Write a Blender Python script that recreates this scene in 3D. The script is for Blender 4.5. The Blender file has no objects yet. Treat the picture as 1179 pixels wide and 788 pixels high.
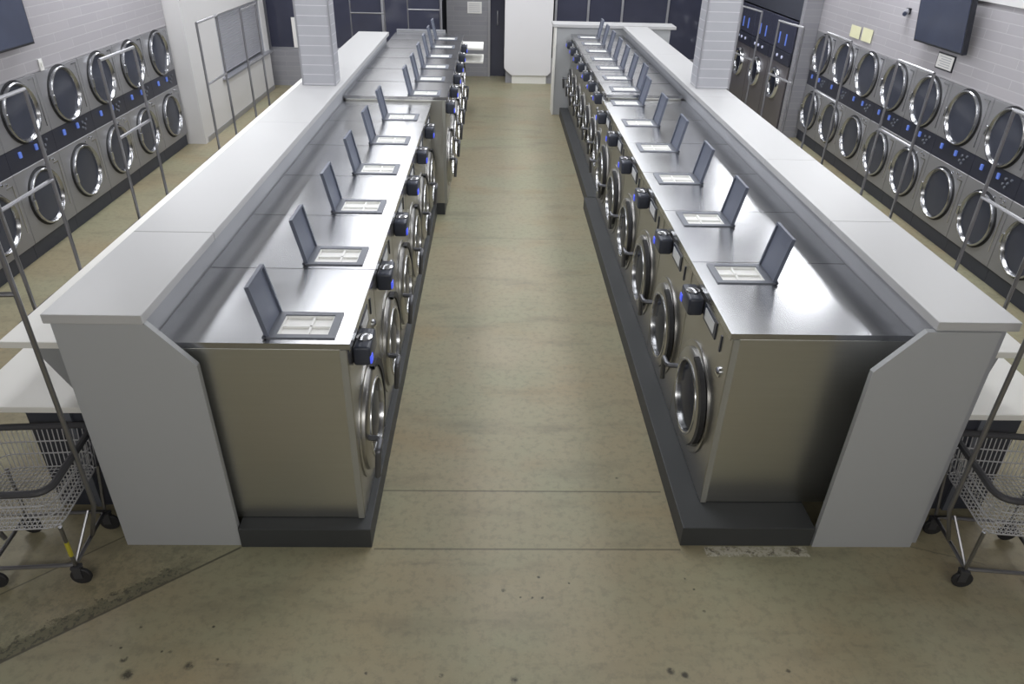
import bpy, bmesh, math, random
from mathutils import Vector, Matrix
random.seed(7)
R = math.radians
scene = bpy.context.scene
COL = scene.collection

# ------------------------------------------------------------------ materials
def lin(c):
    return tuple(((v / 255.0) / 12.92 if v / 255.0 <= 0.04045 else ((v / 255.0 + 0.055) / 1.055) ** 2.4) for v in c)

class NT:
    """small helper for building node trees"""
    def __init__(self, name):
        self.m = bpy.data.materials.new(name)
        self.m.use_nodes = True
        self.t = self.m.node_tree
        self.b = self.t.nodes['Principled BSDF']
        self._pos = None
    def node(self, kind, **kw):
        n = self.t.nodes.new(kind)
        for k, v in kw.items():
            setattr(n, k, v)
        return n
    def put(self, sock, v):
        if isinstance(v, bpy.types.NodeSocket):
            self.t.links.new(v, sock)
        else:
            sock.default_value = v
    def math(self, op, a, b=0.0, c=0.0):
        n = self.node('ShaderNodeMath', operation=op)
        self.put(n.inputs[0], a); self.put(n.inputs[1], b); self.put(n.inputs[2], c)
        return n.outputs[0]
    def coord(self, kind='Object'):
        n = self.node('ShaderNodeTexCoord')
        return n.outputs[kind]
    def scaled(self, vec, s):
        n = self.node('ShaderNodeMapping')
        self.put(n.inputs['Vector'], vec)
        n.inputs['Scale'].default_value = s
        return n.outputs[0]
    def noise(self, vec, scale, detail=4.0, rough=0.55):
        n = self.node('ShaderNodeTexNoise')
        self.put(n.inputs['Vector'], vec)
        n.inputs['Scale'].default_value = scale
        n.inputs['Detail'].default_value = detail
        n.inputs['Roughness'].default_value = rough
        return n.outputs['Fac']
    def smooth(self, v, lo, hi, a=0.0, b=1.0):
        n = self.node('ShaderNodeMapRange', interpolation_type='SMOOTHSTEP')
        self.put(n.inputs[0], v)
        for i, x in enumerate((lo, hi, a, b)):
            n.inputs[i + 1].default_value = x
        return n.outputs[0]
    def ramp(self, v, lo, hi, a, b):
        n = self.node('ShaderNodeMapRange')
        self.put(n.inputs[0], v)
        for i, x in enumerate((lo, hi, a, b)):
            n.inputs[i + 1].default_value = x
        return n.outputs[0]
    def mix(self, f, a, b, mode='MIX'):
        n = self.node('ShaderNodeMix', data_type='RGBA', blend_type=mode)
        self.put(n.inputs[0], f)
        self.put(n.inputs[6], a if isinstance(a, bpy.types.NodeSocket) else (*a, 1))
        self.put(n.inputs[7], b if isinstance(b, bpy.types.NodeSocket) else (*b, 1))
        return n.outputs[2]
    def bump(self, h, strength=0.2, dist=0.01):
        n = self.node('ShaderNodeBump')
        n.inputs['Strength'].default_value = strength
        n.inputs['Distance'].default_value = dist
        self.put(n.inputs['Height'], h)
        self.put(self.b.inputs['Normal'], n.outputs[0])
    def set(self, **kw):
        for k, v in kw.items():
            if k in ('Base Color', 'Emission Color') and not isinstance(v, bpy.types.NodeSocket):
                v = (*v, 1)
            self.put(self.b.inputs[k], v)
        return self.m

def plain(name, rgb, rough=0.5, metal=0.0, var=0.06, scale=6.0, spec=0.5):
    n = NT(name)
    c = lin(rgb)
    f = n.noise(n.coord(), scale, 3)
    col = n.mix(f, tuple(v * (1 - var) for v in c), tuple(min(1, v * (1 + var)) for v in c))
    rr = n.ramp(f, 0, 1, max(0.02, rough - 0.05), min(1, rough + 0.05))
    n.set(**{'Base Color': col, 'Roughness': rr, 'Metallic': metal, 'Specular IOR Level': spec})
    return n.m

def steel(name, rgb, rough=0.34, stretch=(3, 60, 3), var=0.05, metal=1.0, rvar=0.02):
    n = NT(name)
    c = lin(rgb)
    v = n.coord()
    f = n.noise(n.scaled(v, stretch), 1.0, 5, 0.6)
    g = n.noise(v, 2.3, 3)
    col = n.mix(f, tuple(x * (1 - var) for x in c), tuple(min(1, x * (1 + var)) for x in c))
    r1 = n.ramp(g, 0.25, 0.75, rough - 0.03, rough + 0.03)
    r2 = n.math('ADD', r1, n.ramp(f, 0.2, 0.8, -rvar, rvar))
    n.set(**{'Base Color': col, 'Roughness': r2, 'Metallic': metal})
    return n.m

M = {}
M['steel_top'] = steel('brushed_steel_top', (180, 181, 184), 0.235, (60, 3.0, 3), 0.03, 1.0, 0.0)
M['steel_side'] = steel('brushed_steel_side', (200, 200, 196), 0.34, (2, 2, 60))
M['steel_front'] = steel('brushed_steel_front', (178, 177, 175), 0.335, (3, 70, 3))
M['steel_dryer'] = steel('dryer_steel', (158, 158, 162), 0.45, (3, 3, 50), 0.04, 0.55)
M['steel_dark'] = steel('dark_steel', (96, 96, 104), 0.35, (3, 3, 50))
M['steel_big'] = steel('dark_painted_steel', (112, 108, 112), 0.42, (3, 3, 50), 0.05, 0.4)
M['chrome_dryer'] = plain('dryer_ring', (176, 177, 181), 0.215, 1.0, 0.03, 14)
M['chrome'] = plain('chrome', (214, 216, 220), 0.12, 1.0, 0.03, 20)
M['chrome_soft'] = plain('soft_chrome', (196, 197, 200), 0.22, 1.0, 0.04, 14)
M['wire'] = plain('zinc_wire', (206, 206, 210), 0.33, 0.55, 0.06, 30)
M['pole'] = plain('pole_chrome', (150, 150, 154), 0.34, 1.0, 0.06, 10)
M['laminate'] = plain('white_laminate', (182, 182, 183), 0.42, 0.0, 0.012, 1.2)
M['white'] = plain('white_melamine', (232, 231, 226), 0.45, 0.0, 0.015, 1.5)
M['panel'] = plain('grey_laminate', (166, 168, 171), 0.45, 0.0, 0.02, 1.6)
M['fascia'] = plain('grey_fascia', (160, 162, 168), 0.45, 0.0, 0.02, 1.6)
M['gusset'] = plain('grey_gusset', (150, 152, 154), 0.5, 0.0, 0.02, 2)
M['base'] = plain('black_base', (56, 58, 60), 0.55, 0.0, 0.10, 5)
M['kick'] = plain('dark_kick', (60, 63, 74), 0.5, 0.0, 0.06, 4)
M['rubber_and_shade'] = plain('black_rubber_and_gap_shade', (38, 38, 41), 0.6, 0.0, 0.08, 20)
M['bumper'] = plain('grey_bumper', (62, 62, 66), 0.5, 0.0, 0.06, 12)
M['plastic_dark'] = plain('dark_plastic', (58, 62, 74), 0.35, 0.0, 0.05, 12)
M['lid'] = plain('slate_plastic', (98, 104, 120), 0.42, 0.0, 0.05, 14)
M['frame_grey'] = plain('frame_plastic', (108, 112, 122), 0.42, 0.0, 0.05, 14)
M['tray'] = plain('tray_plastic', (236, 236, 234), 0.4, 0.0, 0.02, 20)
M['strip'] = plain('control_strip', (52, 54, 66), 0.3, 0.0, 0.08, 8)
M['label'] = plain('label_grey', (206, 208, 211), 0.4, 0.0, 0.05, 30)
M['paint'] = plain('white_wall_paint', (222, 221, 222), 0.6, 0.0, 0.015, 1.0)
M['booth'] = plain('booth_paint', (214, 213, 214), 0.5, 0.0, 0.015, 1.0)
M['kiosk'] = plain('kiosk_white', (226, 225, 228), 0.4, 0.0, 0.01, 1.0)
M['flange'] = plain('pale_steel_edge', (156, 156, 150), 0.45, 0.3, 0.04, 8)
M['handle'] = plain('handle_grey', (96, 97, 102), 0.35, 0.6, 0.05, 12)
M['alu'] = plain('aluminium', (176, 177, 184), 0.35, 0.7, 0.05, 9)
M['tv_body'] = plain('tv_plastic', (34, 36, 44), 0.4, 0.0, 0.06, 10)
M['paper'] = plain('paper', (238, 237, 235), 0.7, 0.0, 0.02, 8)
M['yellow_paper'] = plain('yellow_paper', (228, 226, 190), 0.7, 0.0, 0.05, 12)
M['ink'] = plain('ink_grey', (188, 188, 194), 0.7, 0.0, 0.05, 20)
M['seam'] = plain('seam_dark', (96, 97, 100), 0.7, 0.0, 0.05, 12)
M['yellow_tape'] = plain('yellow_tape', (186, 176, 60), 0.5, 0.0, 0.06, 12)

def glass_dark(name, rgb, rough=0.08, ior=1.45):
    n = NT(name)
    f = n.noise(n.coord(), 3, 2)
    c = lin(rgb)
    col = n.mix(f, tuple(v * 0.85 for v in c), tuple(v * 1.15 for v in c))
    n.set(**{'Base Color': col, 'Roughness': rough, 'IOR': ior})
    return n.m
M['door_glass'] = glass_dark('dark_door_glass', (36, 40, 52), 0.16, 1.14)
M['dryer_glass'] = glass_dark('dryer_glass', (70, 73, 84), 0.14, 1.3)
M['night_glass'] = glass_dark('night_window_glass', (66, 68, 84), 0.07)
M['tv_screen'] = glass_dark('tv_screen', (66, 72, 92), 0.18)

def glow(name, rgb, k):
    n = NT(name)
    n.set(**{'Base Color': lin(rgb), 'Emission Color': lin(rgb), 'Emission Strength': k, 'Roughness': 0.4})
    return n.m
M['blue_led'] = glow('blue_led', (70, 88, 225), 0.75)
M['blue_screen'] = glow('blue_display', (92, 118, 200), 0.4)
M['white_led'] = glow('white_indicator', (190, 194, 220), 0.35)

def tiles(name, axis, c1=(176, 173, 178), c2=(171, 168, 174), mortar=(190, 189, 192)):
    n = NT(name)
    g = n.coord()
    sep = n.node('ShaderNodeSeparateXYZ'); n.put(sep.inputs[0], g)
    com = n.node('ShaderNodeCombineXYZ')
    n.put(com.inputs[0], sep.outputs[0 if axis == 'x' else 1]); n.put(com.inputs[1], sep.outputs[2])
    b = n.node('ShaderNodeTexBrick')
    n.put(b.inputs['Vector'], com.outputs[0])
    b.offset = 0.5
    b.inputs['Scale'].default_value = 1.0
    b.inputs['Brick Width'].default_value = 0.60
    b.inputs['Row Height'].default_value = 0.085
    b.inputs['Mortar Size'].default_value = 0.004
    b.inputs['Mortar Smooth'].default_value = 0.3
    b.inputs['Color1'].default_value = (*lin(c1), 1)
    b.inputs['Color2'].default_value = (*lin(c2), 1)
    b.inputs['Mortar'].default_value = (*lin(mortar), 1)
    n.set(**{'Base Color': b.outputs['Color'], 'Roughness': 0.38})
    n.bump(n.math('MULTIPLY', b.outputs['Fac'], -1.0), 0.3, 0.003)
    return n.m
M['tile_y'] = tiles('wall_tile_side', 'y')
M['tile_x'] = tiles('wall_tile_back', 'x', (150, 150, 156), (142, 142, 149), (158, 158, 164))

def tile_pillar():
    n = NT('pillar_tile')
    g = n.coord()
    sep = n.node('ShaderNodeSeparateXYZ'); n.put(sep.inputs[0], g)
    fr = n.math('FRACT', n.math('DIVIDE', sep.outputs[2], 0.087))
    line = n.math('LESS_THAN', fr, 0.07)
    f = n.noise(g, 5, 3)
    base = n.mix(f, lin((166, 167, 174)), lin((178, 179, 185)))
    n.set(**{'Base Color': n.mix(line, base, lin((206, 206, 210))), 'Roughness': 0.4})
    n.bump(n.math('MULTIPLY', line, -1.0), 0.3, 0.003)
    return n.m
M['tile_pillar'] = tile_pillar()

def shutter_mat():
    n = NT('shutter_slats')
    sep = n.node('ShaderNodeSeparateXYZ'); n.put(sep.inputs[0], n.coord())
    f = n.noise(n.coord(), 6, 2)
    n.set(**{'Base Color': n.mix(f, lin((176, 177, 186)), lin((186, 187, 195))), 'Roughness': 0.4, 'Metallic': 0.3})
    return n.m
M['shutter'] = shutter_mat()

def ceiling_mat():
    n = NT('ceiling_tiles')
    sep = n.node('ShaderNodeSeparateXYZ'); n.put(sep.inputs[0], n.coord())
    lx = n.math('LESS_THAN', n.math('FRACT', n.math('DIVIDE', sep.outputs[0], 0.6)), 0.035)
    ly = n.math('LESS_THAN', n.math('FRACT', n.math('DIVIDE', sep.outputs[1], 0.6)), 0.035)
    n.set(**{'Base Color': n.mix(n.math('MAXIMUM', lx, ly), lin((178, 178, 180)), lin((152, 152, 154))), 'Roughness': 0.8})
    return n.m
M['ceiling'] = ceiling_mat()

def floor_mat():
    n = NT('polished_concrete')
    g = n.coord()
    sep = n.node('ShaderNodeSeparateXYZ'); n.put(sep.inputs[0], g)
    X, Y = sep.outputs[0], sep.outputs[1]
    wide = n.noise(g, 0.9, 5, 0.6)
    streak = n.noise(n.scaled(g, (0.8, 2.6, 1)), 1.6, 5, 0.6)
    fine = n.noise(g, 22, 6, 0.7)
    grain = n.noise(g, 90, 3, 0.6)
    c = n.mix(n.smooth(wide, 0.35, 0.66), lin((152, 142, 116)), lin((147, 145, 120)))
    c = n.mix(n.math('MULTIPLY', n.smooth(streak, 0.50, 0.74), 0.42), c, lin((100, 96, 82)))
    brown = n.noise(n.scaled(g, (1.0, 1.7, 1)), 1.1, 3)
    c = n.mix(n.math('MULTIPLY', n.smooth(brown, 0.52, 0.74), 0.42), c, lin((150, 130, 98)))
    c = n.mix(n.math('MULTIPLY', n.smooth(fine, 0.46, 0.66), 0.34), c, lin((104, 102, 88)))
    c = n.mix(n.math('MULTIPLY', n.smooth(grain, 0.55, 0.75), 0.12), c, lin((182, 178, 160)))
    dx = n.math('MULTIPLY', n.math('SUBTRACT', fine, 0.5), 0.02)
    Xn, Yn = n.math('ADD', X, dx), n.math('ADD', Y, dx)
    def box(a, b, v):
        return n.math('MULTIPLY', n.smooth(v, a - 0.004, a + 0.004), n.smooth(v, b - 0.004, b + 0.004, 1, 0))
    # straight saw cuts between the two banks
    dark = None
    for y0, x0, x1, w in ((3.155, -0.74, 0.90, 0.006), (2.712, -0.70, 0.92, 0.006), (6.9, -0.75, 1.0, 0.004), (10.6, -0.75, 1.0, 0.004)):
        d = n.math('ABSOLUTE', n.math('SUBTRACT', n.math('ADD', Y, n.math('MULTIPLY', dx, 0.25)), y0))
        k = n.math('MULTIPLY', n.smooth(d, w * 0.4, w * 1.5, 0.55, 0), box(x0, x1, X))
        dark = k if dark is None else n.math('MAXIMUM', dark, k)
    # long cracks running out from under the end panels
    def seg(x0, y0, x1, y1, w, strength):
        L = math.hypot(x1 - x0, y1 - y0); ux, uy = (x1 - x0) / L, (y1 - y0) / L
        px, py = n.math('SUBTRACT', Xn, x0), n.math('SUBTRACT', Yn, y0)
        s = n.math('ADD', n.math('MULTIPLY', px, ux), n.math('MULTIPLY', py, uy))
        d = n.math('ADD', n.math('MULTIPLY', px, -uy), n.math('MULTIPLY', py, ux))
        inside = n.math('MULTIPLY', n.smooth(s, -0.02, 0.0), n.smooth(s, L, L + 0.02, 1, 0))
        return n.math('MULTIPLY', n.smooth(n.math('ABSOLUTE', d), w * 0.4, w * 1.4, strength, 0), inside), s, d, L, inside
    for a in ((-2.9, 2.02, -2.03, 2.79, 0.005, 0.55), (2.17, 2.74, 2.5, 2.62, 0.004, 0.4), (-2.9, 1.52, -1.40, 2.715, 0.007, 0.75)):
        k, s, d, L, inside = seg(*a)
        dark = n.math('MAXIMUM', dark, k)
    # crumbled, patched edge along the last crack (towards the upper left of it)
    lump = n.noise(g, 16, 6, 0.75)
    lump2 = n.noise(g, 38, 4, 0.7)
    band = n.math('MULTIPLY', n.smooth(d, 0.0, 0.01), n.smooth(n.math('ADD', d, n.math('MULTIPLY', lump, 0.32)), 0.23, 0.255, 1, 0))
    band = n.math('MULTIPLY', band, n.math('MULTIPLY', inside, n.smooth(s, 1.55, 1.80, 1, 0)))
    c = n.mix(n.math('MULTIPLY', band, 0.75), c, lin((100, 98, 82)))
    rough_spots = n.math('MULTIPLY', band, n.smooth(lump2, 0.50, 0.58))
    c = n.mix(n.math('MULTIPLY', rough_spots, 0.75), c, lin((74, 73, 64)))
    slab = n.math('MULTIPLY', n.math('MULTIPLY', n.smooth(d, 0.02, 0.05), n.smooth(d, 0.32, 0.40, 1, 0)), inside)
    c = n.mix(n.math('MULTIPLY', n.math('MULTIPLY', slab, n.smooth(lump, 0.46, 0.60)), 0.45), c, lin((104, 103, 86)))
    # dark drops and chips, each with its own place
    spots = ((-0.021, 2.444, .013), (-1.662, 1.987, .030), (-1.712, 2.06, .018), (-1.412, 2.029, .026), (-1.373, 2.232, .008), (-1.704, 2.232, .009),
             (0.156, 2.526, .010), (0.307, 2.488, .007), (0.12, 2.40, .007), (0.17, 2.40, .008), (0.06, 2.40, .006), (-1.52, 2.10, .009), (-1.56, 2.10, .007),
             (-1.30, 2.06, .008), (-1.24, 2.03, .012), (-1.80, 2.13, .007), (-1.75, 2.12, .008), (-0.63, 1.99, .010), (-0.30, 1.98, .012), (0.02, 1.96, .02),
             (0.66, 3.272, .012), (0.95, 2.32, .008), (0.93, 2.45, .007), (0.90, 2.52, .006), (0.72, 2.0, .02), (0.78, 1.98, .018), (1.25, 2.0, .012), (-0.28, 4.9, .012),
             (0.33, 2.52, .004), (-0.55, 2.50, .006))
    for x, y, r in spots:
        e = n.math('SQRT', n.math('ADD', n.math('POWER', n.math('SUBTRACT', Xn, x), 2.0), n.math('POWER', n.math('SUBTRACT', Yn, y), 2.0)))
        dark = n.math('MAXIMUM', dark, n.math('MULTIPLY', n.smooth(e, r * 0.4, r * 1.2, 0.9, 0), n.smooth(lump, 0.36, 0.56)))
    # scuffs
    scuff = n.noise(n.scaled(g, (0.6, 4.0, 1)), 3.0, 6, 0.7)
    c = n.mix(n.math('MULTIPLY', n.smooth(scuff, 0.60, 0.72), 0.28), c, lin((92, 90, 80)))
    # broken pale mortar beside the right hand plinth
    ch = n.math('MULTIPLY', box(1.05, 1.60, Xn), box(2.665, 2.735, Yn))
    c = n.mix(n.math('MULTIPLY', ch, n.smooth(lump2, 0.42, 0.52, 0.2, 0.85)), c, lin((196, 192, 178)))
    dk2 = n.math('MULTIPLY', n.math('MULTIPLY', ch, n.smooth(lump, 0.54, 0.60)), 0.8)
    c = n.mix(dk2, c, lin((84, 78, 66)))
    c = n.mix(dark, c, lin((52, 50, 44)))
    rr = n.math('ADD', n.ramp(wide, 0.3, 0.7, 0.36, 0.50), n.math('MULTIPLY', band, 0.3))
    n.set(**{'Base Color': c, 'Roughness': rr, 'Specular IOR Level': 0.4})
    n.bump(n.math('SUBTRACT', n.math('MULTIPLY', fine, 0.25), n.math('ADD', dark, n.math('MULTIPLY', rough_spots, 0.8))), 0.12, 0.01)
    return n.m
M['floor'] = floor_mat()

# ------------------------------------------------------------------ mesh tools
class MB:
    def __init__(self):
        self.bm = bmesh.new()
    def box(self, x0, x1, y0, y1, z0, z1, rot=None, at=None):
        r = bmesh.ops.create_cube(self.bm, size=1.0)
        vs = r['verts']
        for v in vs:
            v.co = Vector(((x0 + x1) / 2 + v.co.x * (x1 - x0), (y0 + y1) / 2 + v.co.y * (y1 - y0), (z0 + z1) / 2 + v.co.z * (z1 - z0)))
        if rot is not None:
            for v in vs:
                v.co = rot @ (v.co - Vector(at)) + Vector(at)
        return self
    def rbox(self, x0, x1, y0, y1, z0, z1, b=0.004, seg=2):
        t = bmesh.new()
        bmesh.ops.create_cube(t, size=1.0)
        for v in t.verts:
            v.co = Vector(((x0 + x1) / 2 + v.co.x * (x1 - x0), (y0 + y1) / 2 + v.co.y * (y1 - y0), (z0 + z1) / 2 + v.co.z * (z1 - z0)))
        bmesh.ops.bevel(t, geom=list(t.edges), offset=b, segments=seg, affect='EDGES', profile=0.5)
        self.add(t)
        return self
    def add(self, t, mat=None):
        if mat is not None:
            t.transform(mat)
        me = bpy.data.meshes.new('tmp'); t.to_mesh(me); t.free()
        self.bm.from_mesh(me); bpy.data.meshes.remove(me)
    def prism(self, pts, y0, y1):
        """polygon given as (x, z) pairs, extruded along y"""
        a = [self.bm.verts.new((x, y0, z)) for x, z in pts]
        b = [self.bm.verts.new((x, y1, z)) for x, z in pts]
        n = len(pts)
        self.bm.faces.new(a[::-1]); self.bm.faces.new(b)
        for i in range(n):
            self.bm.faces.new((a[i], a[(i + 1) % n], b[(i + 1) % n], b[i]))
        return self
    def lathe(self, prof, c, seg=40, axis='x', closed=True):
        """profile of (offset along axis, radius) turned about the axis through c; closed ring profile"""
        rings = []
        for k in range(seg):
            a = 2 * math.pi * k / seg
            row = []
            for o, r in prof:
                p = (o, r * math.cos(a), r * math.sin(a)) if axis == 'x' else (r * math.cos(a), r * math.sin(a), o) if axis == 'z' else (r * math.cos(a), o, r * math.sin(a))
                row.append(self.bm.verts.new(Vector(p) + Vector(c)))
            rings.append(row)
        m = len(prof)
        for k in range(seg):
            A, B = rings[k], rings[(k + 1) % seg]
            for i in range(m if closed else m - 1):
                j = (i + 1) % m
                self.bm.faces.new((A[i], A[j], B[j], B[i]))
        return self
    def disc(self, c, r, depth, dome=0.0, seg=40, axis='x'):
        """solid round plate along +axis with a domed front"""
        prof = [(0.0, r)] + [(depth + dome * (1 - (t * t)), r * t) for t in (1.0, 0.8, 0.55, 0.28)]
        rows = []
        for k in range(seg):
            a = 2 * math.pi * k / seg
            row = []
            for o, q in prof:
                p = (o, q * math.cos(a), q * math.sin(a)) if axis == 'x' else (q * math.cos(a), q * math.sin(a), o) if axis == 'z' else (q * math.cos(a), o, q * math.sin(a))
                row.append(self.bm.verts.new(Vector(p) + Vector(c)))
            rows.append(row)
        def cv(o):
            p = (o, 0, 0) if axis == 'x' else (0, 0, o) if axis == 'z' else (0, o, 0)
            return self.bm.verts.new(Vector(p) + Vector(c))
        back, front = cv(0.0), cv(depth + dome)
        for k in range(seg):
            A, B = rows[k], rows[(k + 1) % seg]
            for i in range(len(prof) - 1):
                self.bm.faces.new((A[i], A[i + 1], B[i + 1], B[i]))
            self.bm.faces.new((A[-1], front, B[-1])); self.bm.faces.new((back, A[0], B[0]))
        return self
    def tube(self, pts, r, seg=10, closed=False):
        P = [Vector(p) for p in pts]
        n = len(P)
        rows = []
        up = None
        for i, p in enumerate(P):
            if closed:
                t = (P[(i + 1) % n] - P[i - 1]).normalized()
            else:
                t = (P[min(i + 1, n - 1)] - P[max(i - 1, 0)]).normalized()
            if up is None:
                h = Vector((0, 0, 1)) if abs(t.z) < 0.9 else Vector((1, 0, 0))
                up = (h - t * h.dot(t)).normalized()
            else:
                up = (up - t * up.dot(t)).normalized()
            s = t.cross(up)
            rows.append([self.bm.verts.new(p + up * (r * math.cos(2 * math.pi * k / seg)) + s * (r * math.sin(2 * math.pi * k / seg))) for k in range(seg)])
        for i in range(n if closed else n - 1):
            A, B = rows[i], rows[(i + 1) % n]
            for k in range(seg):
                self.bm.faces.new((A[k], A[(k + 1) % seg], B[(k + 1) % seg], B[k]))
        if not closed:
            self.bm.faces.new(rows[0][::-1]); self.bm.faces.new(rows[-1])
        return self
    def build(self, name, mat, parent=None, smooth=False):
        bmesh.ops.recalc_face_normals(self.bm, faces=list(self.bm.faces))
        me = bpy.data.meshes.new(name)
        self.bm.to_mesh(me); self.bm.free()
        me.materials.append(mat)
        if smooth:
            for p in me.polygons:
                p.use_smooth = True
            try:
                me.set_sharp_from_angle(angle=R(40))
            except Exception:
                pass
        o = bpy.data.objects.new(name, me)
        COL.objects.link(o)
        if parent is not None:
            o.parent = parent
        return o

def bend(pts, r, steps=5):
    """round the inner corners of a polyline"""
    P = [Vector(p) for p in pts]
    out = [P[0]]
    for i in range(1, len(P) - 1):
        a, b, c = P[i - 1], P[i], P[i + 1]
        d1, d2 = (a - b).normalized(), (c - b).normalized()
        q = min(r, (a - b).length * 0.45, (c - b).length * 0.45)
        p0, p1 = b + d1 * q, b + d2 * q
        for k in range(steps + 1):
            t = k / steps
            out.append(p0 * (1 - t) ** 2 + b * 2 * t * (1 - t) + p1 * t * t)
    out.append(P[-1])
    return out

def thing(name, label, cat, loc=(0, 0, 0), rz=0.0, group=None):
    o = bpy.data.objects.new(name, None)
    o.empty_display_size = 0.1
    COL.objects.link(o)
    o.location = loc; o.rotation_euler = (0, 0, rz)
    return tag(o, label, cat, group)
def tag(o, label, cat, group=None, kind=None):
    o['label'] = label; o['category'] = cat
    if group: o['group'] = group
    if kind: o['kind'] = kind
    return o
def struct(o):
    o['kind'] = 'structure'
    return o
def dup(root, loc, rz, label):
    kids = {}
    for o in bpy.data.objects:
        if o.parent is not None:
            kids.setdefault(o.parent, []).append(o)
    def rec(o, parent):
        c = o.copy()
        COL.objects.link(c)
        if parent is not None:
            c.parent = parent
        for ch in kids.get(o, []):
            rec(ch, c)
        return c
    r = rec(root, None)
    r.location = loc; r.rotation_euler = (0, 0, rz)
    r['label'] = label
    return r
ORD = ('first', 'second', 'third', 'fourth', 'fifth', 'sixth', 'seventh', 'eighth', 'ninth', 'tenth')

# ------------------------------------------------------------------ room shell
WL, WR = -4.30, 4.475          # front planes of the two dryer walls
def sbox(name, b, mat):
    return struct(MB().box(*b).build(name, mat))
sbox('floor', (-5.4, 5.4, -1.6, 15.6, -0.10, 0.0), M['floor'])
sbox('ceiling', (-5.4, 5.4, -1.6, 15.6, 3.40, 3.50), M['ceiling'])
DZ = 1.51                       # top of the dryer stacks
lw = MB().box(WL - 0.10, WL, -1.5, 10.08, DZ + 0.004, 3.40)
sbox('wall_left_near', (WL - 0.10, WL, -1.5, 4.68, 0.0, DZ + 0.003), M['tile_y'])
struct(lw.build('wall_left', M['tile_y']))
rw = MB().box(WR, WR + 0.10, -1.5, 11.0, DZ + 0.004, 3.40)
sbox('wall_right_near', (WR, WR + 0.10, -1.5, 4.94, 0.0, DZ + 0.003), M['tile_y'])
struct(rw.build('wall_right', M['tile_y']))
sbox('wall_front', (-5.4, 5.4, -1.6, -1.5, 0, 3.40), M['paint'])
# white band above the tiling on the right
sbox('trim_1', (WR - 0.02, WR, 4.0, 10.98, 2.26, 3.40), M['paint'])
# right wall steps in beyond the dryers, around the big machines
sbox('wall_right_return', (4.24, WR + 0.10, 11.004, 11.12, 0, 3.40), M['tile_x'])
sbox('wall_right_back', (4.24, 4.34, 11.124, 14.0, 1.62, 3.40), M['kick'])
# back: tiled wall, doorway, window walls either side
sbox('wall_back', (-1.04, -0.24, 15.2, 15.32, 0, 3.40), M['tile_x'])
sbox('trim_2', (-0.24, -0.20, 15.18, 15.32, 0, 3.40), M['alu'])
sbox('wall_back_right', (0.10, 4.5, 14.62, 14.72, 0, 0.45), M['tile_x'])
# white booth at the end of the left dryers
bo = MB().box(-4.40, -4.085, 10.10, 10.20, 0, 3.40)
bo.box(-4.185, -4.085, 10.20, 13.70, 0, 0.66).box(-4.185, -4.085, 10.20, 13.70, 1.50, 3.40)
bo.box(-4.185, -4.085, 10.20, 11.25, 0.66, 1.50).box(-4.185, -4.085, 13.45, 13.70, 0.66, 1.50)
struct(bo.build('wall_booth', M['booth']))
sbox('baseboard_booth', (-4.085, -4.078, 10.20, 13.70, 0.0, 0.07), M['alu'])
struct(MB().box(-4.185, -4.18, 13.7, 14.0, 0, 3.4).build('wall_booth_end', M['kick']))
# left window wall: dado plus glazing
sbox('wall_window_left', (-4.18, -1.05, 14.0, 14.10, 0, 0.62), M['tile_x'])

def window(name, x0, x1, y, z0, z1, posts, rails):
    f = MB()
    for x in posts:
        f.box(x - 0.02, x + 0.02, y - 0.03, y + 0.03, z0, z1)
    for z in rails:
        f.box(x0, x1, y - 0.025, y + 0.025, z - 0.02, z + 0.02)
    fr = struct(f.build(name, M['alu']))
    p = MB().box(x0, x1, y - 0.004, y + 0.004, z0, z1).build('window_pane', M['night_glass'], fr)
    return fr
window('window_1', -4.18, -1.05, 14.05, 0.62, 1.80, (-4.16, -3.2, -2.1, -1.07), (0.64, 1.78))
sbox('wall_header_bounce_left', (-4.18, -1.05, 14.0, 14.10, 1.80, 3.40), M['paint'])  # unseen white header, put in to reflect light onto the far washer tops
sbox('wall_header_bounce_right', (0.98, 4.24, 14.62, 14.72, 1.80, 3.40), M['paint'])  # its right half, likewise unseen and added for bounced light
window('window_2', 1.00, 4.24, 14.67, 0.45, 1.80, (1.02, 1.62, 2.25, 3.1, 4.22), (0.47, 1.78))
# night outside: a dim street wall far behind the panes is not visible; close the shell behind the doorway
dr = struct(MB().box(-0.20, 0.10, 15.27, 15.31, 0, 3.40).build('door_1', M['night_glass']))
MB().tube(bend([(-0.06, 15.27, 0.95), (-0.06, 15.22, 0.95), (-0.06, 15.22, 1.2), (-0.06, 15.27, 1.2)], 0.02), 0.012).build('door_handle', M['alu'], dr, True)
sbox('wall_behind', (-5.4, 5.4, 15.5, 15.6, 0, 3.40), M['kick'])

# pillars standing through the counters
def pillar(name, x0, x1, y0, y1):
    p = MB().box(x0, x1, y0, y1, 1.381, 3.40)
    o = struct(p.build(name, M['tile_pillar']))
    t = MB()
    for (x, y) in ((x0, y0), (x1, y0)):
        t.box(x - 0.008, x + 0.008, y - 0.004, y + 0.012, 1.381, 3.40)
    t.build('corner_trim', M['alu'], o)
pillar('pillar_left', -1.955, -1.645, 7.36, 7.62)
pillar('pillar_right', 1.945, 2.270, 7.58, 7.84)

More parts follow.
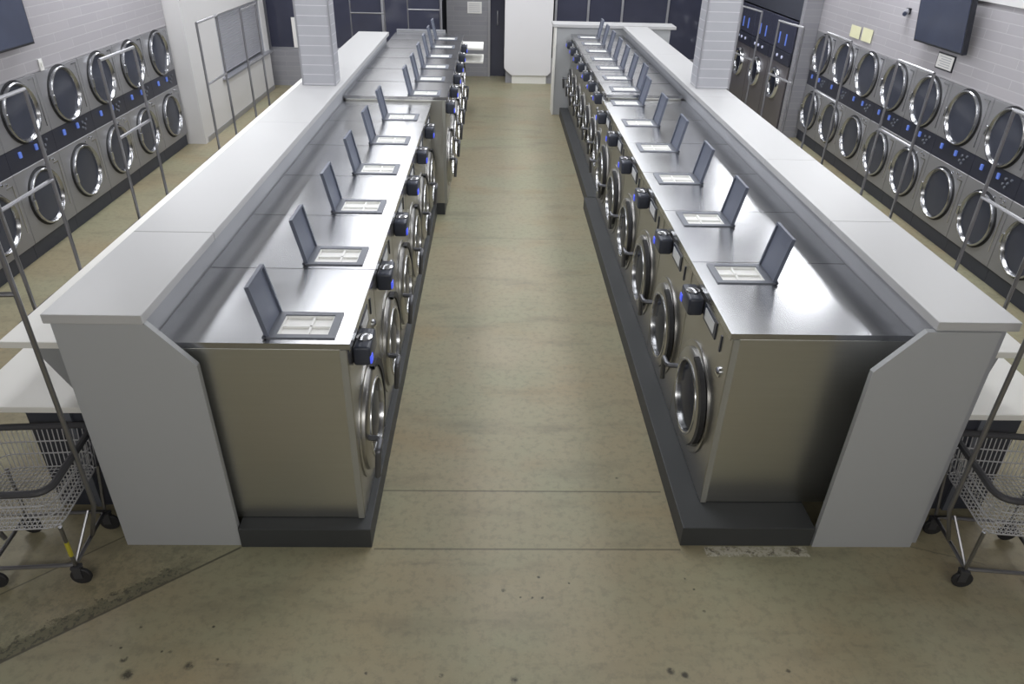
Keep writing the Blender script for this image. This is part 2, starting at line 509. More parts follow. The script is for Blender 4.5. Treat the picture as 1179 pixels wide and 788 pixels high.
# ------------------------------------------------------------------ washers
def make_washer(w, H, D, zb, lid0, label, group, rz, gap=0.003):
    """front faces +x with the face at x = 0, left of the face is -y"""
    root = thing('washing_machine', label, 'washing machine', (0, 0, 0), rz, group)
    h = w / 2
    zt = H - 0.030
    MB().rbox(-D + 0.012, -0.030, -h + 0.006, h - 0.006, zb, zt, 0.004).build('cabinet', M['steel_side'], root)
    ft = MB().rbox(-0.030, 0.0, -h + 0.003, h - 0.003, zb, zt, 0.007, 3)
    fp = ft.build('front_panel', M['steel_front'], root)
    for sg in (-1, 1):
        MB().box(-0.034, -0.003, sg * (h - 0.003), sg * (h - 0.0012), zb, zt - 0.004).build('edge_flange', M['flange'], fp)
    # top with an opening for the soap box
    y0 = -h + lid0; y1 = y0 + 0.245; x1, x0 = -0.060, -0.375
    xi0, xi1, yi0, yi1 = x0 + 0.045, x1 - 0.035, y0 + 0.030, y1 - 0.030
    t = MB()
    t.box(-D, xi0, -h + gap, h - gap, zt, H)
    t.box(xi1, 0.016, -h + gap, h - gap, zt, H)
    t.box(xi0, xi1, -h + gap, yi0, zt, H).box(xi0, xi1, yi1, h - gap, zt, H)
    t.box(0.010, 0.016, -h + 0.003, h - 0.003, zt - 0.008, zt)
    t.build('top_panel', M['steel_top'], root)
    f = MB()
    f.box(x0, xi0, y0, y1, H, H + 0.007).box(xi1, x1, y0, y1, H, H + 0.007)
    f.box(xi0, xi1, y0, yi0, H, H + 0.007).box(xi0, xi1, yi1, y1, H, H + 0.007)
    f.build('soap_box_frame', M['frame_grey'], root)
    # white compartments
    s = MB()
    s.box(xi0, xi1, yi0, yi1, H - 0.0285, H - 0.014)
    ym = (yi0 + yi1) / 2; xm = (xi0 + xi1) / 2 + 0.02
    s.box(xi0, xi1, ym - 0.005, ym + 0.005, H - 0.014, H - 0.002)
    s.box(xm - 0.005, xm + 0.005, yi0, yi1, H - 0.014, H - 0.002)
    for a, b in ((xi0, xi0 + 0.006), (xi1 - 0.006, xi1)):
        s.box(a, b, yi0, yi1, H - 0.014, H + 0.001)
    for a, b in ((yi0, yi0 + 0.006), (yi1 - 0.006, yi1)):
        s.box(xi0, xi1, a, b, H - 0.014, H + 0.001)
    s.build('soap_tray', M['tray'], root)
    # open lid, hinged on the far edge and leaning back a little
    rot = Matrix.Rotation(R(12), 3, 'Y').inverted()
    l = MB()
    at = (x0 + 0.004, 0, H + 0.008)
    for b in ((x0, x0 + 0.010, y0, y1, H + 0.008, H + 0.262),
              (x0 + 0.010, x0 + 0.020, y0, y0 + 0.012, H + 0.008, H + 0.262), (x0 + 0.010, x0 + 0.020, y1 - 0.012, y1, H + 0.008, H + 0.262),
              (x0 + 0.010, x0 + 0.020, y0 + 0.012, y1 - 0.012, H + 0.250, H + 0.262)):
        l.box(*b, rot, at)
    ld = l.build('soap_lid', M['lid'], root)
    MB().tube([(x0 - 0.002, y0 - 0.012, H + 0.010), (x0 - 0.002, y1 + 0.012, H + 0.010)], 0.008, 8).build('lid_hinge', M['plastic_dark'], ld)
    # door: broad flat steel ring, thin chrome rim, dark recessed glass
    dz = zb + 0.395 * (H - zb) / 1.05; dc = (0.0, -0.035 * w / 0.8, dz)
    q = min(1.0, (w - 0.03) / 0.72)
    MB().lathe([(0.0, 0.325 * q), (0.008, 0.325 * q), (0.012, 0.316 * q), (0.004, 0.286 * q), (0.0, 0.286 * q)], dc, 48).build('door_surround', M['steel_front'], root, True)
    d = MB().lathe([(0.004, 0.286 * q), (0.024, 0.284 * q), (0.034, 0.272 * q), (0.040, 0.222 * q), (0.034, 0.214 * q), (0.004, 0.214 * q)], dc, 48).build('door', M['steel_front'], root, True)
    MB().lathe([(0.036, 0.222 * q), (0.045, 0.220 * q), (0.048, 0.213 * q), (0.044, 0.205 * q), (0.020, 0.201 * q), (0.010, 0.201 * q), (0.010, 0.213 * q), (0.036, 0.213 * q)], dc, 48).build('door_rim', M['chrome_soft'], d, True)
    MB().disc((0.012, dc[1], dc[2]), 0.203 * q, 0.014, 0.016, 40).build('door_glass', M['door_glass'], d, True)
    hp = bend([(0.036, dc[1] - 0.245 * q, dz + 0.045), (0.098, dc[1] - 0.255 * q, dz + 0.045), (0.098, dc[1] - 0.352 * q, dz + 0.045), (0.086, dc[1] - 0.356 * q, dz - 0.115)], 0.025)
    MB().tube(hp, 0.0155, 8).build('door_handle', M['handle'], d, True)
    # shade of the door gap, modelled as a dark arc round its right side
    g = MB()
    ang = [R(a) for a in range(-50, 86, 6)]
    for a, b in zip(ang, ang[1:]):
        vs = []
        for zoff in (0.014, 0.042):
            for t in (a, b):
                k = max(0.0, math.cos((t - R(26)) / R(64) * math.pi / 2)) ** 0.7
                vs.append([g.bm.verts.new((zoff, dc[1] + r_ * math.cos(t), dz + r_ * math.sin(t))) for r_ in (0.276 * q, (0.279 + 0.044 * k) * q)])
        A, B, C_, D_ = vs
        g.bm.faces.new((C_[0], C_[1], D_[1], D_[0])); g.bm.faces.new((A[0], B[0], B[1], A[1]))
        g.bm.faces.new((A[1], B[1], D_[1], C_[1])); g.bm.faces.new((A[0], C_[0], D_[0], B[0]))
    g.build('door_gap_shade', M['rubber_and_shade'], root)
    # controls: card reader pod with a blue light, framed label plate, coin lock and slot
    pz = H - 0.130; py = -h * 0.47
    pod = MB().rbox(0.0, 0.085, py - 0.105, py + 0.090, pz - 0.055, pz + 0.050, 0.016, 3).build('control_pod', M['plastic_dark'], root, True)
    MB().rbox(0.070, 0.089, py - 0.100, py - 0.055, pz - 0.045, pz + 0.000, 0.006).build('display_light', M['blue_led'], pod)
    MB().disc((0.045, py - 0.01, pz + 0.048), 0.038, 0.008, 0.008, 18, 'z').build('pod_cap', M['chrome_soft'], pod, True)
    fr = MB()
    lx = h * 0.10
    fr.box(0.0, 0.006, lx - 0.115, lx + 0.115, pz - 0.050, pz + 0.046)
    lp = fr.build('label_frame', M['plastic_dark'], root)
    MB().box(0.006, 0.009, lx - 0.085, lx + 0.085, pz - 0.032, pz + 0.030).build('label_plate', M['label'], lp)
    sl = MB().box(0.0, 0.006, h * 0.60, h * 0.60 + 0.016, pz - 0.060, pz + 0.030)
    sl.build('coin_slot', M['plastic_dark'], root)
    MB().disc((0.0, h * 0.74, dz + 0.385), 0.028, 0.008, 0.012, 20).build('coin_lock', M['chrome'], root, True)
    return root

XL, XR = -0.748, 1.054
GLn, GRn = 'front-load washers in the left row', 'front-load washers in the right row'
def row(w, H, D, zb, lid, X, rz, Y0, n, labels, group):
    first = None
    for k in range(n):
        loc = (X, Y0 + w * (k + 0.5), 0)
        if first is None:
            first = make_washer(w, H, D, zb, lid, labels[0], group, rz, 0.003 if H < 1.22 else 0.008)
            first.location = loc
        else:
            dup(first, loc, rz, labels[k])
def labels(side, tall, n):
    out = []
    for k in range(n):
        if not tall:
            out.append('steel front-load washer, soap lid open, %s from the near end of the %s row' % ('nearest' if k == 0 else ORD[k], side)
                       if k else 'steel front-load washer with open soap lid beside the %s grey end panel' % side)
        else:
            out.append('steel front-load washer, %s past the step in the %s row' % (ORD[k], side))
    return out
ZB = 0.132
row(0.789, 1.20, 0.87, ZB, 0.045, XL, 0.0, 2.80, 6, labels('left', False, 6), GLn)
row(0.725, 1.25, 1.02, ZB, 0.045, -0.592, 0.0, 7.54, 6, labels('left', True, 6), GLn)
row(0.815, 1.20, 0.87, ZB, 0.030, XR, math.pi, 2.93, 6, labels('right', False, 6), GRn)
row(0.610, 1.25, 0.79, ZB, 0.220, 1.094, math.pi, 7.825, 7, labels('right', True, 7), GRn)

def plinth(name, boxes, label, group=None):
    b = MB()
    for q in boxes:
        b.rbox(*q, 0.004)
    tag(b.build(name, M['base'], None), label, 'machine base', group)
plinth('machine_base', [(-1.39, -0.711, 2.720, 7.53, 0.0, ZB - 0.002)], 'long black plinth under the near washers of the left row')
plinth('machine_base', [(-1.60, -0.625, 7.545, 11.88, 0.0, ZB - 0.002)], 'black plinth under the washers past the step in the left row')
plinth('machine_base', [(0.922, 1.625, 2.740, 7.815, 0.0, ZB - 0.002)], 'long black plinth under the near washers of the right row')
plinth('machine_base', [(0.962, 1.88, 7.83, 12.08, 0.0, ZB - 0.002)], 'black plinth under the washers past the step in the right row')

# ------------------------------------------------------------------ counters behind the washers
def counter(side):
    L = side < 0
    if L:
        x0, x1, ya, yb, seams = -2.008, -1.586, 2.722, 10.95, (3.645, 5.95, 8.3)
        cab = (-1.965, -1.626)
        prof = [(-1.985, 0.0), (-1.393, 0.0), (-1.405, 1.118), (-1.588, 1.334), (-1.985, 1.334)]
        py = (2.735, 2.765)
        lab = 'left long white-topped counter behind the washers with clipped grey end panel'
    else:
        x0, x1, ya, yb, seams = 1.878, 2.2535, 2.745, 12.06, (3.95, 5.16, 7.2, 9.6)
        cab = (1.9285, 2.215)
        prof = [(2.168, 0.0), (2.168, 1.334), (1.835, 1.334), (1.650, 1.118), (1.632, 0.0)]
        py = (2.735, 2.765)
        lab = 'right long white-topped counter behind the washers with clipped grey end panel'
    root = thing('washer_counter', lab, 'counter', (0, 0, 0), 0, 'counters behind the washers')
    w = MB()
    cuts = [ya] + list(seams) + [yb]
    for a, b in zip(cuts, cuts[1:]):
        w.rbox(x0, x1, a + (0.0012 if a != ya else 0), b - (0.0012 if b != yb else 0), 1.335, 1.379, 0.0025, 1)
    w.build('worktop', M['laminate'], root)
    s = MB()
    for y in seams:
        s.box(x0 + 0.004, x1 - 0.004, y - 0.0011, y + 0.0011, 1.340, 1.3775)
    s.build('worktop_seam', M['seam'], root)
    MB().box(cab[0], cab[1], py[1] + 0.002, yb - 0.02, 0.0, 1.334).build('cabinet', M['fascia'], root)
    p = MB().prism(prof, py[0], py[1])
    p.build('end_panel', M['panel'], root)
    return root
counter(-1); counter(1)
# cross counter closing the right bank at the far end
cc = thing('end_counter', 'white-topped cross counter closing the far end of the right row', 'counter', (0, 0, 0))
MB().rbox(0.80, 2.72, 12.13, 12.52, 1.335, 1.379, 0.003).build('worktop', M['laminate'], cc)
MB().box(0.86, 2.64, 12.16, 12.50, 0.0, 1.333).build('cabinet', M['panel'], cc)
MB().rbox(0.835, 0.86, 12.14, 12.51, 0.0, 1.333, 0.003).build('end_panel', M['white'], cc)
ec = thing('end_divider', 'low grey panel closing the far end of the left row', 'panel', (0, 0, 0))
MB().box(-1.60, -0.86, 11.93, 11.97, 0.0, 1.27).build('panel', M['panel'], ec)
MB().box(-1.60, -0.86, 11.925, 11.975, 1.27, 1.285).build('cap', M['alu'], ec)
# two small white shelves past the end of the left row
es = thing('end_shelf_unit', 'two-tier white shelf past the far end of the left washers', 'shelf', (0, 0, 0))
MB().rbox(-1.45, -0.285, 11.99, 12.62, 1.00, 1.03, 0.003).build('upper_shelf', M['white'], es)
MB().rbox(-1.45, -0.285, 12.02, 12.68, 0.80, 0.83, 0.003).build('lower_shelf', M['white'], es)
MB().box(-1.43, -1.39, 12.1, 12.6, 0.0, 0.80).box(-1.43, -1.39, 12.1, 12.6, 0.83, 1.0).box(-0.62, -0.58, 12.2, 12.6, 0.0, 0.80).box(-0.62, -0.58, 12.2, 12.6, 0.83, 1.0).build('support', M['gusset'], es)

# ------------------------------------------------------------------ two-tier folding tables on the outer sides
def table(side):
    L = side < 0
    s = -1 if L else 1
    xin = 1.972 if L else 2.222
    xo, xl = (2.392, 2.70) if L else (2.515, 2.86)
    yn, yf = 2.93, (10.9 if L else 11.9)
    root = thing('folding_table', '%s two-tier white folding table along the outer side of the counter' % ('left' if L else 'right'), 'table', (0, 0, 0), 0, 'two-tier folding tables')
    def bx(m, a, b, y0, y1, z0, z1, f=MB.rbox):
        p, q = sorted((s * a, s * b))
        return f(m, p, q, y0, y1, z0, z1)
    bx(MB(), xin, xo, yn, yf, 1.080, 1.115).build('upper_shelf', M['white'], root)
    bx(MB(), xin, xl, yn, yf, 0.705, 0.740).build('lower_shelf', M['white'], root)
    y = yn + 0.012
    while y < yf:
        g = MB().prism([(s * xin, 0.742), (s * (xin + 0.10), 0.742), (s * (xo - 0.14), 1.078), (s * xin, 1.078)], y, y + 0.02)
        g.build('gusset', M['gusset'], root)
        y += 1.95
    bx(MB(), xin, xin + 0.50, yn + 0.10, yf - 0.1, 0.0, 0.703, MB.box).build('lower_panel', M['kick'], root)
    bx(MB(), xin + 0.27, xin + 0.30, yn + 0.085, yn + 0.10, 0.0, 0.703, MB.box).build('post', M['frame_grey'], root)
    return root
table(-1); table(1)

# ------------------------------------------------------------------ stacked dryers
def make_dryer(w, label, group, rz):
    root = thing('stacked_dryer', label, 'dryer', (0, 0, 0), rz, group)
    h = w / 2
    MB().box(-0.60, -0.035, -h + 0.004, h - 0.004, 0.0, DZ).build('cabinet', M['steel_dark'], root)
    MB().box(-0.05, -0.036 + 0.006, -h + 0.002, h - 0.002, 0.0, 0.150).build('kick_plate', M['kick'], root)
    for zc, z0, z1, nm in ((0.485, 0.152, 0.795), (1.248, 0.992, DZ)) if False else ((0.485, 0.152, 0.795, 'lower'), (1.248, 0.992, DZ, 'upper')):
        p = MB().rbox(-0.034, 0.0, -h + 0.003, h - 0.003, z0, z1, 0.004, 1).build('front_panel', M['steel_dryer'], root)
        c = (0.0, -0.01, zc)
        MB().lathe([(0.0, 0.272), (0.003, 0.272), (0.003, 0.255), (0.0, 0.255)], c, 40).build('door_ring_shade', M['rubber_and_shade'], root, True)  # dark ring standing in for the shade in the gap round the door
        d = MB().lathe([(0.003, 0.256), (0.030, 0.256), (0.038, 0.249), (0.038, 0.240), (0.012, 0.222), (0.003, 0.222)], c, 40).build('door', M['chrome_dryer'], root, True)
        MB().disc((0.0, c[1], zc), 0.224, 0.008, 0.006, 36).build('door_glass', M['dryer_glass'], d, True)
        MB().rbox(0.020, 0.050, c[1] - 0.262, c[1] - 0.238, zc - 0.045, zc + 0.045, 0.006).build('door_handle', M['chrome'], d)
        # door outline on the hinge side
        t = MB()
        t.box(0.0, 0.004, h - 0.060, h - 0.050, zc - 0.20, zc + 0.235).box(0.0, 0.004, h - 0.14, h - 0.050, zc + 0.225, zc + 0.235)
        t.build('hinge_plate', M['chrome_soft'], root)
    s = MB().box(-0.034, -0.004, -h + 0.002, h - 0.002, 0.797, 0.990).build('control_strip', M['strip'], root)
    for y in (-0.20, 0.06):
        MB().rbox(-0.004, 0.012, y - 0.016, y + 0.020, 0.895, 0.950, 0.005).build('display', M['blue_screen'], s)
    b = MB()
    for y, z in ((0.17, 0.93), (0.21, 0.90), (0.15, 0.88), (0.25, 0.94), (0.19, 0.86)):
        b.disc((-0.004, y, z), 0.013, 0.010, 0.003, 10)
    b.build('control_knobs', M['frame_grey'], s, True)
    k = MB()
    for y, z in ((0.20, 0.765), (0.12, 0.745), (0.26, 0.75)):
        k.disc((0.0, y, z), 0.013, 0.008, 0.003, 10)
    k.build('lock', M['chrome'], root, True)
    return root
DLp, DRp = 0.765, 0.71
first = None
n = 7
for k in range(n):
    loc = (WL, 9.695 - DLp * k, 0)
    lb = ('stacked steel dryer in the left wall, next to the white booth' if k == 0 else
          'stacked steel dryer in the left wall, %s from the white booth' % ORD[k])
    if first is None:
        first = make_dryer(DLp, lb, 'stacked dryers in the left wall', 0.0); first.location = loc
    else:
        dup(first, loc, 0.0, lb)
first = None
for k in range(8):
    loc = (WR, 10.64 - DRp * k, 0)
    lb = ('stacked steel dryer at the far end of the right wall, beside the wall corner' if k == 0 else
          'stacked steel dryer in the right wall, %s from its far end' % ORD[k])
    if first is None:
        first = make_dryer(DRp, lb, 'stacked dryers in the right wall', math.pi); first.location = loc
    else:
        dup(first, loc, math.pi, lb)

# ------------------------------------------------------------------ big dark washers past the right hand dryers
def make_big(w, label, group, rz):
    root = thing('washer_extractor', label, 'washing machine', (0, 0, 0), rz, group)
    h = w / 2
    MB().box(-0.62, -0.02, -h + 0.004, h - 0.004, 0.0, 1.60).build('cabinet', M['steel_dark'], root)
    MB().rbox(-0.02, 0.0, -h + 0.004, h - 0.004, 0.02, 0.98, 0.004).build('front_panel', M['steel_big'], root)
    c = (0.0, 0.0, 0.68)
    d = MB().lathe([(0.0, 0.235), (0.03, 0.235), (0.055, 0.215), (0.050, 0.18), (0.02, 0.165), (0.0, 0.165)], c, 36).build('door', M['chrome'], root, True)
    MB().disc((0.0, 0, 0.68), 0.168, 0.02, 0.02, 32).build('door_glass', M['door_glass'], d, True)
    p = MB().rbox(-0.02, 0.016, -h + 0.004, h - 0.004, 0.99, 1.16, 0.004).build('control_panel', M['strip'], root)
    for y in (-0.22, -0.05, 0.16):
        MB().disc((0.016, y, 1.08), 0.022, 0.012, 0.004, 12).build('dial', M['white_led'], p, True)
    MB().rbox(-0.02, 0.004, -h + 0.004, h - 0.004, 1.17, 1.60, 0.004).build('hopper_panel', M['night_glass'], root)
    for y in (-0.12, 0.16):
        MB().rbox(0.004, 0.012, y - 0.022, y + 0.022, 1.24, 1.40, 0.004).build('display', M['blue_screen'], root)
    return root
first = None
for k in range(3):
    loc = (4.22, 11.60 + 0.93 * k, 0)
    lb = 'large dark front-load washer past the right dryers, %s of three' % ('nearest', 'middle', 'farthest')[k]
    if first is None:
        first = make_big(0.92, lb, 'large dark washers past the right dryers', math.pi); first.location = loc
    else:
        dup(first, loc, math.pi, lb)

# ------------------------------------------------------------------ laundry carts
def make_cart(label, loc, rz, a=0.26, bw=0.21, detail=True, top=1.945, cross=1.41):
    """long side along local x; rack bar runs along x"""
    root = thing('laundry_cart', label, 'laundry cart', loc, rz, 'wire laundry carts')
    zr, zf = 0.645, 0.41
    def rect(sx, sy, z, rr=0.06):
        c = []
        for (cx, cy, q) in ((sx - rr, sy - rr, 0), (-sx + rr, sy - rr, 90), (-sx + rr, -sy + rr, 180), (sx - rr, -sy + rr, 270)):
            for k in range(5):
                g = R(q + 90 * k / 4)
                c.append((cx + rr * math.cos(g), cy + rr * math.sin(g), z))
        return c
    b = MB()
    wr = 0.0029 if detail else 0.004
    for z, f in ((0.56, 0.97), (0.49, 0.94), (zf, 0.90)):
        b.tube(rect(a * f, bw * f, z), wr + 0.001, 5, True)
    n = 18 if detail else 6
    for i in range(n + 1):                         # floor and end walls, running across
        t = -1 + 2 * i / n
        x = t * (a - 0.03)
        b.tube([(x, -bw, zr), (x * 0.92, -bw * 0.9, zf), (x * 0.92, bw * 0.9, zf), (x, bw, zr)], wr, 4)
    m = 15 if detail else 5
    for i in range(m + 1):
        t = -1 + 2 * i / m
        y = t * (bw - 0.03)
        b.tube([(-a, y, zr), (-a * 0.9, y * 0.92, zf), (a * 0.9, y * 0.92, zf), (a, y, zr)], wr, 4)
    b.build('basket', M['wire'], root)
    MB().tube(rect(a + 0.004, bw + 0.004, zr, 0.07), 0.017, 8, True).build('bumper', M['bumper'], root, True)
    ca, cb = a * 0.80, bw * 0.74
    ch = MB()
    ch.tube(rect(ca, cb, 0.125, 0.03), 0.010, 8, True)
    for sx in (-1, 1):
        for sy in (-1, 1):
            ch.tube([(sx * ca, sy * cb, 0.125), (sx * a * 0.90, sy * bw * 0.88, zf)], 0.009, 8)
        ch.tube([(sx * ca, -cb, 0.128), (sx * a * 0.93, 0, 0.30), (sx * ca, cb, 0.128)], 0.007, 6)
    cho = ch.build('chassis', M['pole'], root, True)
    for sx in (-1, 1):
        for sy in (-1, 1):
            x, y = sx * ca, sy * cb
            c = MB()
            c.box(x - 0.02, x + 0.02, y - 0.016, y - 0.011, 0.045, 0.108).box(x - 0.02, x + 0.02, y + 0.011, y + 0.016, 0.045, 0.108).box(x - 0.022, x + 0.022, y - 0.018, y + 0.018, 0.104, 0.118)
            co = c.build('caster', M['bumper'], root)
            MB().lathe([(-0.010, 0.012), (-0.010, 0.046), (-0.006, 0.050), (0.006, 0.050), (0.010, 0.046), (0.010, 0.012)], (x + 0.008, y, 0.0505), 18, 'y').build('wheel', M['rubber_and_shade'], co, True)
    px = a + 0.022
    for sx in (-1, 1):
        MB().tube([(sx * (ca + 0.012), 0, 0.14), (sx * px, 0, 0.34), (sx * px, 0, top)], 0.0115, 8).build('rack_pole', M['pole'], root, True)
    MB().tube([(-px, 0, top), (px, 0, top)], 0.0115, 8).build('hanging_bar', M['pole'], root, True)
    MB().tube([(-px, 0, cross), (px, 0, cross)], 0.0115, 8).build('cross_bar', M['pole'], root, True)
    return root
cl = make_cart('wire laundry cart beside the left end panel, showing basket and casters', (-2.305, 2.655, 0), R(4), 0.245, 0.245, True, 1.96, 1.50)
cr = make_cart('wire laundry cart beside the right end panel, showing basket and casters', (2.495, 2.635, 0), R(-6), 0.245, 0.245, True, 1.96, 1.50)
# yellow tape round one leg of the left cart
MB().tube([(0.2027, -0.192, 0.20), (0.2105, -0.202, 0.30)], 0.0105, 8).build('tape', M['yellow_tape'], cl)
Q = R(90)
spots = [
    (-2.80, 4.10, Q, 'chrome laundry cart rack behind the left table, nearest of its row'),
    (-2.80, 5.56, Q, 'chrome laundry cart rack behind the left table, second of its row'),
    (-2.80, 7.42, Q, 'chrome laundry cart rack in front of the booth corner'),
    (-2.72, 8.45, Q, 'chrome laundry cart rack in front of the roller shutter'),
    (2.98, 4.05, Q, 'chrome laundry cart rack behind the right table, nearest of its row'),
    (3.08, 5.70, Q, 'chrome laundry cart rack behind the right table, second of its row'),
    (3.10, 7.17, Q, 'chrome laundry cart rack behind the right table, third of its row'),
    (2.95, 8.02, R(97), 'chrome laundry cart rack before the large dark washers, nearer one'),
    (2.95, 9.35, R(97), 'chrome laundry cart rack before the large dark washers, farther one'),
    (-2.15, 12.7, 0, 'chrome laundry cart rack by the night window beyond the left counter'),
    (-1.30, 13.3, 0, 'chrome laundry cart rack by the night window beyond the left washers'),
]
proto = None
for x, y, rz, lb in spots:
    if proto is None:
        proto = make_cart(lb, (x, y, 0), rz, 0.25, 0.17, False)
    else:
        dup(proto, (x, y, 0), rz, lb)

# ------------------------------------------------------------------ booth shutter, kiosk, wall things
sh = thing('roller_shutter', 'grey slatted roller shutter closing the booth hatch', 'shutter', (0, 0, 0))
s = MB()
nz = 26
for i in range(nz):
    z = 0.70 + (1.49 - 0.70) * i / nz
    s.rbox(-4.135, -4.112, 11.27, 13.43, z, z + (0.79 / nz) - 0.003, 0.006, 1)
s.build('shutter_slats', M['shutter'], sh)
for ya in (11.252, 13.425):
    MB().box(-4.145, -4.100, ya, ya + 0.023, 0.69, 1.499).build('guide_rail', M['alu'], sh)
MB().rbox(-4.083, -4.00, 11.15, 13.62, 0.645, 0.672, 0.003).box(-4.14, -4.083, 11.255, 13.445, 0.662, 0.672).build('sill', M['alu'], sh)

ki = thing('white_cabinet', 'tall white cabinet with clipped lower corners at the end of the aisle', 'cabinet', (0, 0, 0))
MB().prism([(0.215, 0.155), (0.905, 0.155), (0.965, 0.225), (0.965, 3.39), (0.075, 3.39), (0.075, 0.285), (0.10, 0.25)], 14.55, 15.1).build('body', M['kiosk'], ki)
MB().box(0.225, 0.885, 14.58, 15.0, 0.0, 0.155).build('plinth', M['white'], ki)

def tv(name, label, bx, face, tilt=0):
    x0, x1, y0, y1, z0, z1 = bx
    t = thing(name, label, 'television', (0, 0, 0), 0, 'wall televisions')
    MB().rbox(*bx, 0.006).build('casing', M['tv_body'], t)
    sx = (x0 - 0.003, x0 + 0.002) if face < 0 else (x1 - 0.002, x1 + 0.003)
    MB().box(sx[0], sx[1], y0 + 0.02, y1 - 0.02, z0 + 0.02, z1 - 0.02).build('screen', M['tv_screen'], t)
    return t
tvr = tv('television', 'dark flat television mounted on the right tiled wall', (-0.025, 0.025, -0.47, 0.47, -0.30, 0.30), -1)
tvr.location = (4.355, 7.74, 2.09); tvr.rotation_euler = (0, R(-7), 0)
MB().box(0.025, 0.106, -0.08, 0.08, -0.10, 0.08).build('wall_bracket', M['tv_body'], tvr)
tvl = tv('television', 'dark flat television at the edge of the left tiled wall', (-0.025, 0.025, -0.56, 0.56, -0.33, 0.33), 1)
tvl.location = (-4.22, 6.42, 2.10)
MB().box(-0.080, -0.025, -0.08, 0.08, -0.10, 0.08).build('wall_bracket', M['tv_body'], tvl)

def sheet(name, label, cat, xw, y0, y1, z0, z1, mat, frame=None, lines=5, group=None, s=-1):
    t = thing(name, label, cat, (0, 0, 0), 0, group)
    a, b = (xw - 0.012, xw - 0.001) if s < 0 else (xw + 0.001, xw + 0.012)
    if frame:
        MB().box(a, b, y0 - 0.012, y1 + 0.012, z0 - 0.012, z1 + 0.012).build('frame', frame, t)
    e = (a - 0.002, a) if s < 0 else (b, b + 0.002)
    MB().box(*e, y0, y1, z0, z1).build('paper', mat, t)
    if lines:
        l = MB()
        e2 = (e[0] - 0.001, e[0]) if s < 0 else (e[1], e[1] + 0.001)
        for i in range(lines):
            z = z1 - (i + 1) * (z1 - z0) / (lines + 1)
            l.box(*e2, y0 + 0.04, y1 - 0.04 - 0.03 * (i % 2), z - 0.004, z + 0.004)
        l.build('print_lines', M['ink'], t)
    return t
sheet('framed_notice', 'black-framed white notice under the right television', 'notice', WR, 7.53, 7.82, 1.60, 1.73, M['paper'], M['tv_body'])
sheet('wall_notice', 'pale yellow notice above the dryers, farther one of two', 'notice', WR, 9.67, 9.95, 1.59, 1.73, M['yellow_paper'], None, 0, 'yellow notices')
sheet('wall_notice', 'pale yellow notice above the dryers, nearer one of two', 'notice', WR, 9.34, 9.61, 1.59, 1.74, M['yellow_paper'], None, 0, 'yellow notices')
cm = thing('wall_camera', 'small dark camera on the right tiled wall beside the television', 'camera', (WR, 8.65, 2.03))
MB().box(-0.03, -0.001, -0.03, 0.03, -0.03, 0.03).build('mount', M['tv_body'], cm)
MB().tube([(-0.03, 0, 0), (-0.09, -0.08, -0.02)], 0.028, 12).build('body', M['alu'], cm, True)
MB().tube([(-0.09, -0.08, -0.02), (-0.10, -0.093, -0.023)], 0.020, 12).build('lens', M['tv_screen'], cm, True)
sw = thing('wall_switch', 'small white switch plate on the left tiled wall above the dryers', 'switch', (WL, 7.14, 1.56))
MB().rbox(0.001, 0.012, -0.03, 0.03, -0.05, 0.05, 0.003).build('plate', M['paper'], sw)
MB().rbox(0.012, 0.018, -0.012, 0.012, -0.02, 0.02, 0.002).build('rocker', M['white'], sw)
# sheet on the back wall (faces the room, so built across x)
ns = thing('wall_notice', 'white notice on the grey back wall beside the doorway', 'notice', (0, 0, 0))
MB().box(-0.64, -0.365, 15.186, 15.199, 1.155, 1.36).build('paper', M['paper'], ns)
ln = MB()
for i in range(5):
    ln.box(-0.61, -0.40, 15.184, 15.186, 1.185 + i * 0.033, 1.193 + i * 0.033)
ln.build('print_lines', M['ink'], ns)
ws = thing('window_sign', 'white poster on the night window left of the tiled pillar', 'sign', (0, 0, 0))
MB().box(-3.72, -3.50, 14.005, 14.018, 0.66, 1.16).build('poster', M['paper'], ws)

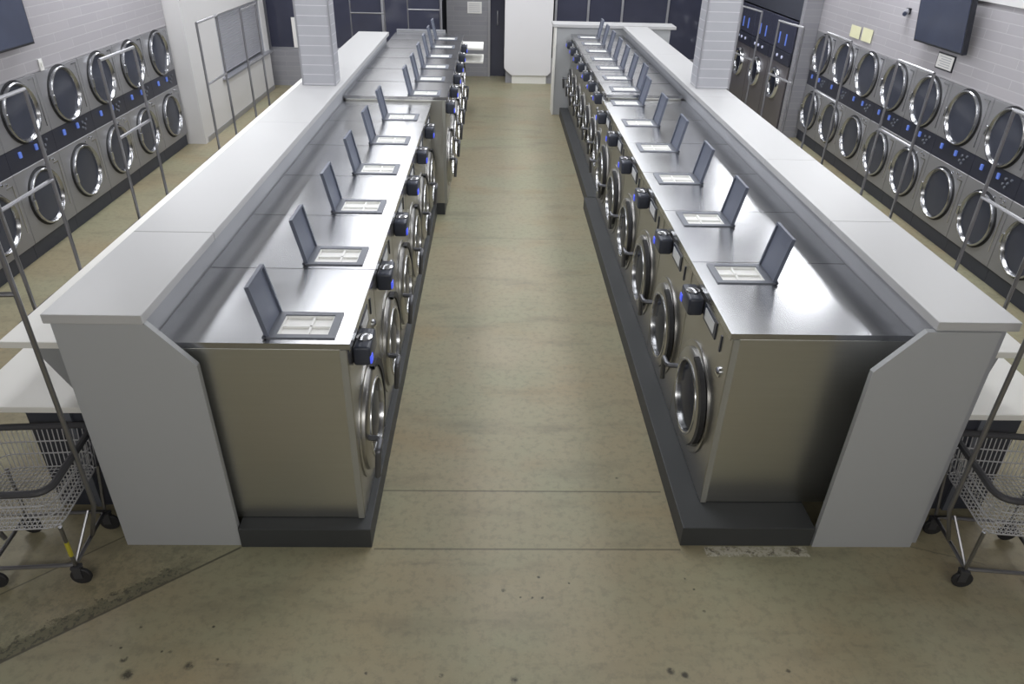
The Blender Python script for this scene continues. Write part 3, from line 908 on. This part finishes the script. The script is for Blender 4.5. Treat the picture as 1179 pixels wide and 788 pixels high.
# ------------------------------------------------------------------ lights
def area(name, loc, sx, sy, power, col=(0.96, 0.975, 1.0), rot=(0, 0, 0)):
    l = bpy.data.lights.new(name, 'AREA')
    l.shape = 'RECTANGLE'; l.size = sx; l.size_y = sy; l.energy = power; l.color = col
    o = bpy.data.objects.new(name, l); COL.objects.link(o)
    o.location = loc; o.rotation_euler = rot
    return o
for y in (4.6, 6.8, 9.0, 11.2, 13.4):
    for x in (-1.75, 2.05):
        area('strip_light', (x, y, 3.36), 0.45, 1.9, 20)
    area('aisle_light', (0.15, y, 3.36), 0.45, 1.6, 27)
for y in (5.5, 8.5, 11.5):
    for x in (-3.75, 3.9):
        area('side_light', (x, y, 3.36), 0.5, 1.5, 42)
area('front_fill', (0.1, -0.9, 3.2), 6.5, 0.5, 80, (1.0, 0.985, 0.94), (R(48), 0, 0))  # added fill from behind the camera, lifts the end panels and near floor

w = bpy.data.worlds.new('night'); scene.world = w
w.use_nodes = True
w.node_tree.nodes['Background'].inputs[0].default_value = (0.02, 0.022, 0.03, 1)
w.node_tree.nodes['Background'].inputs[1].default_value = 1.0

# ------------------------------------------------------------------ camera
cd = bpy.data.cameras.new('camera'); co = bpy.data.objects.new('camera', cd); COL.objects.link(co)
scene.camera = co
F, PITCH, YAW, ROLL = 833.47, 30.916, 1.788, 1.527
cd.sensor_fit = 'HORIZONTAL'; cd.sensor_width = 36.0; cd.lens = F * 36.0 / 1179.0
cd.clip_start = 0.05; cd.clip_end = 60
a, b, c = R(PITCH), R(YAW), R(ROLL)
fw = Vector((math.sin(b) * math.cos(a), math.cos(b) * math.cos(a), -math.sin(a)))
r0 = Vector((math.cos(b), -math.sin(b), 0)); u0 = r0.cross(fw)
rr = math.cos(c) * r0 + math.sin(c) * u0; uu = -math.sin(c) * r0 + math.cos(c) * u0
mw = Matrix((rr, uu, -fw)).transposed().to_4x4()
mw.translation = Vector((-0.089, 0.0, 2.90))
co.matrix_world = mw

vs = scene.view_settings
scene.display_settings.display_device = 'sRGB'
vs.view_transform = 'Standard'; vs.look = 'None'; vs.exposure = 0.0; vs.gamma = 1.0; vs.use_curve_mapping = False
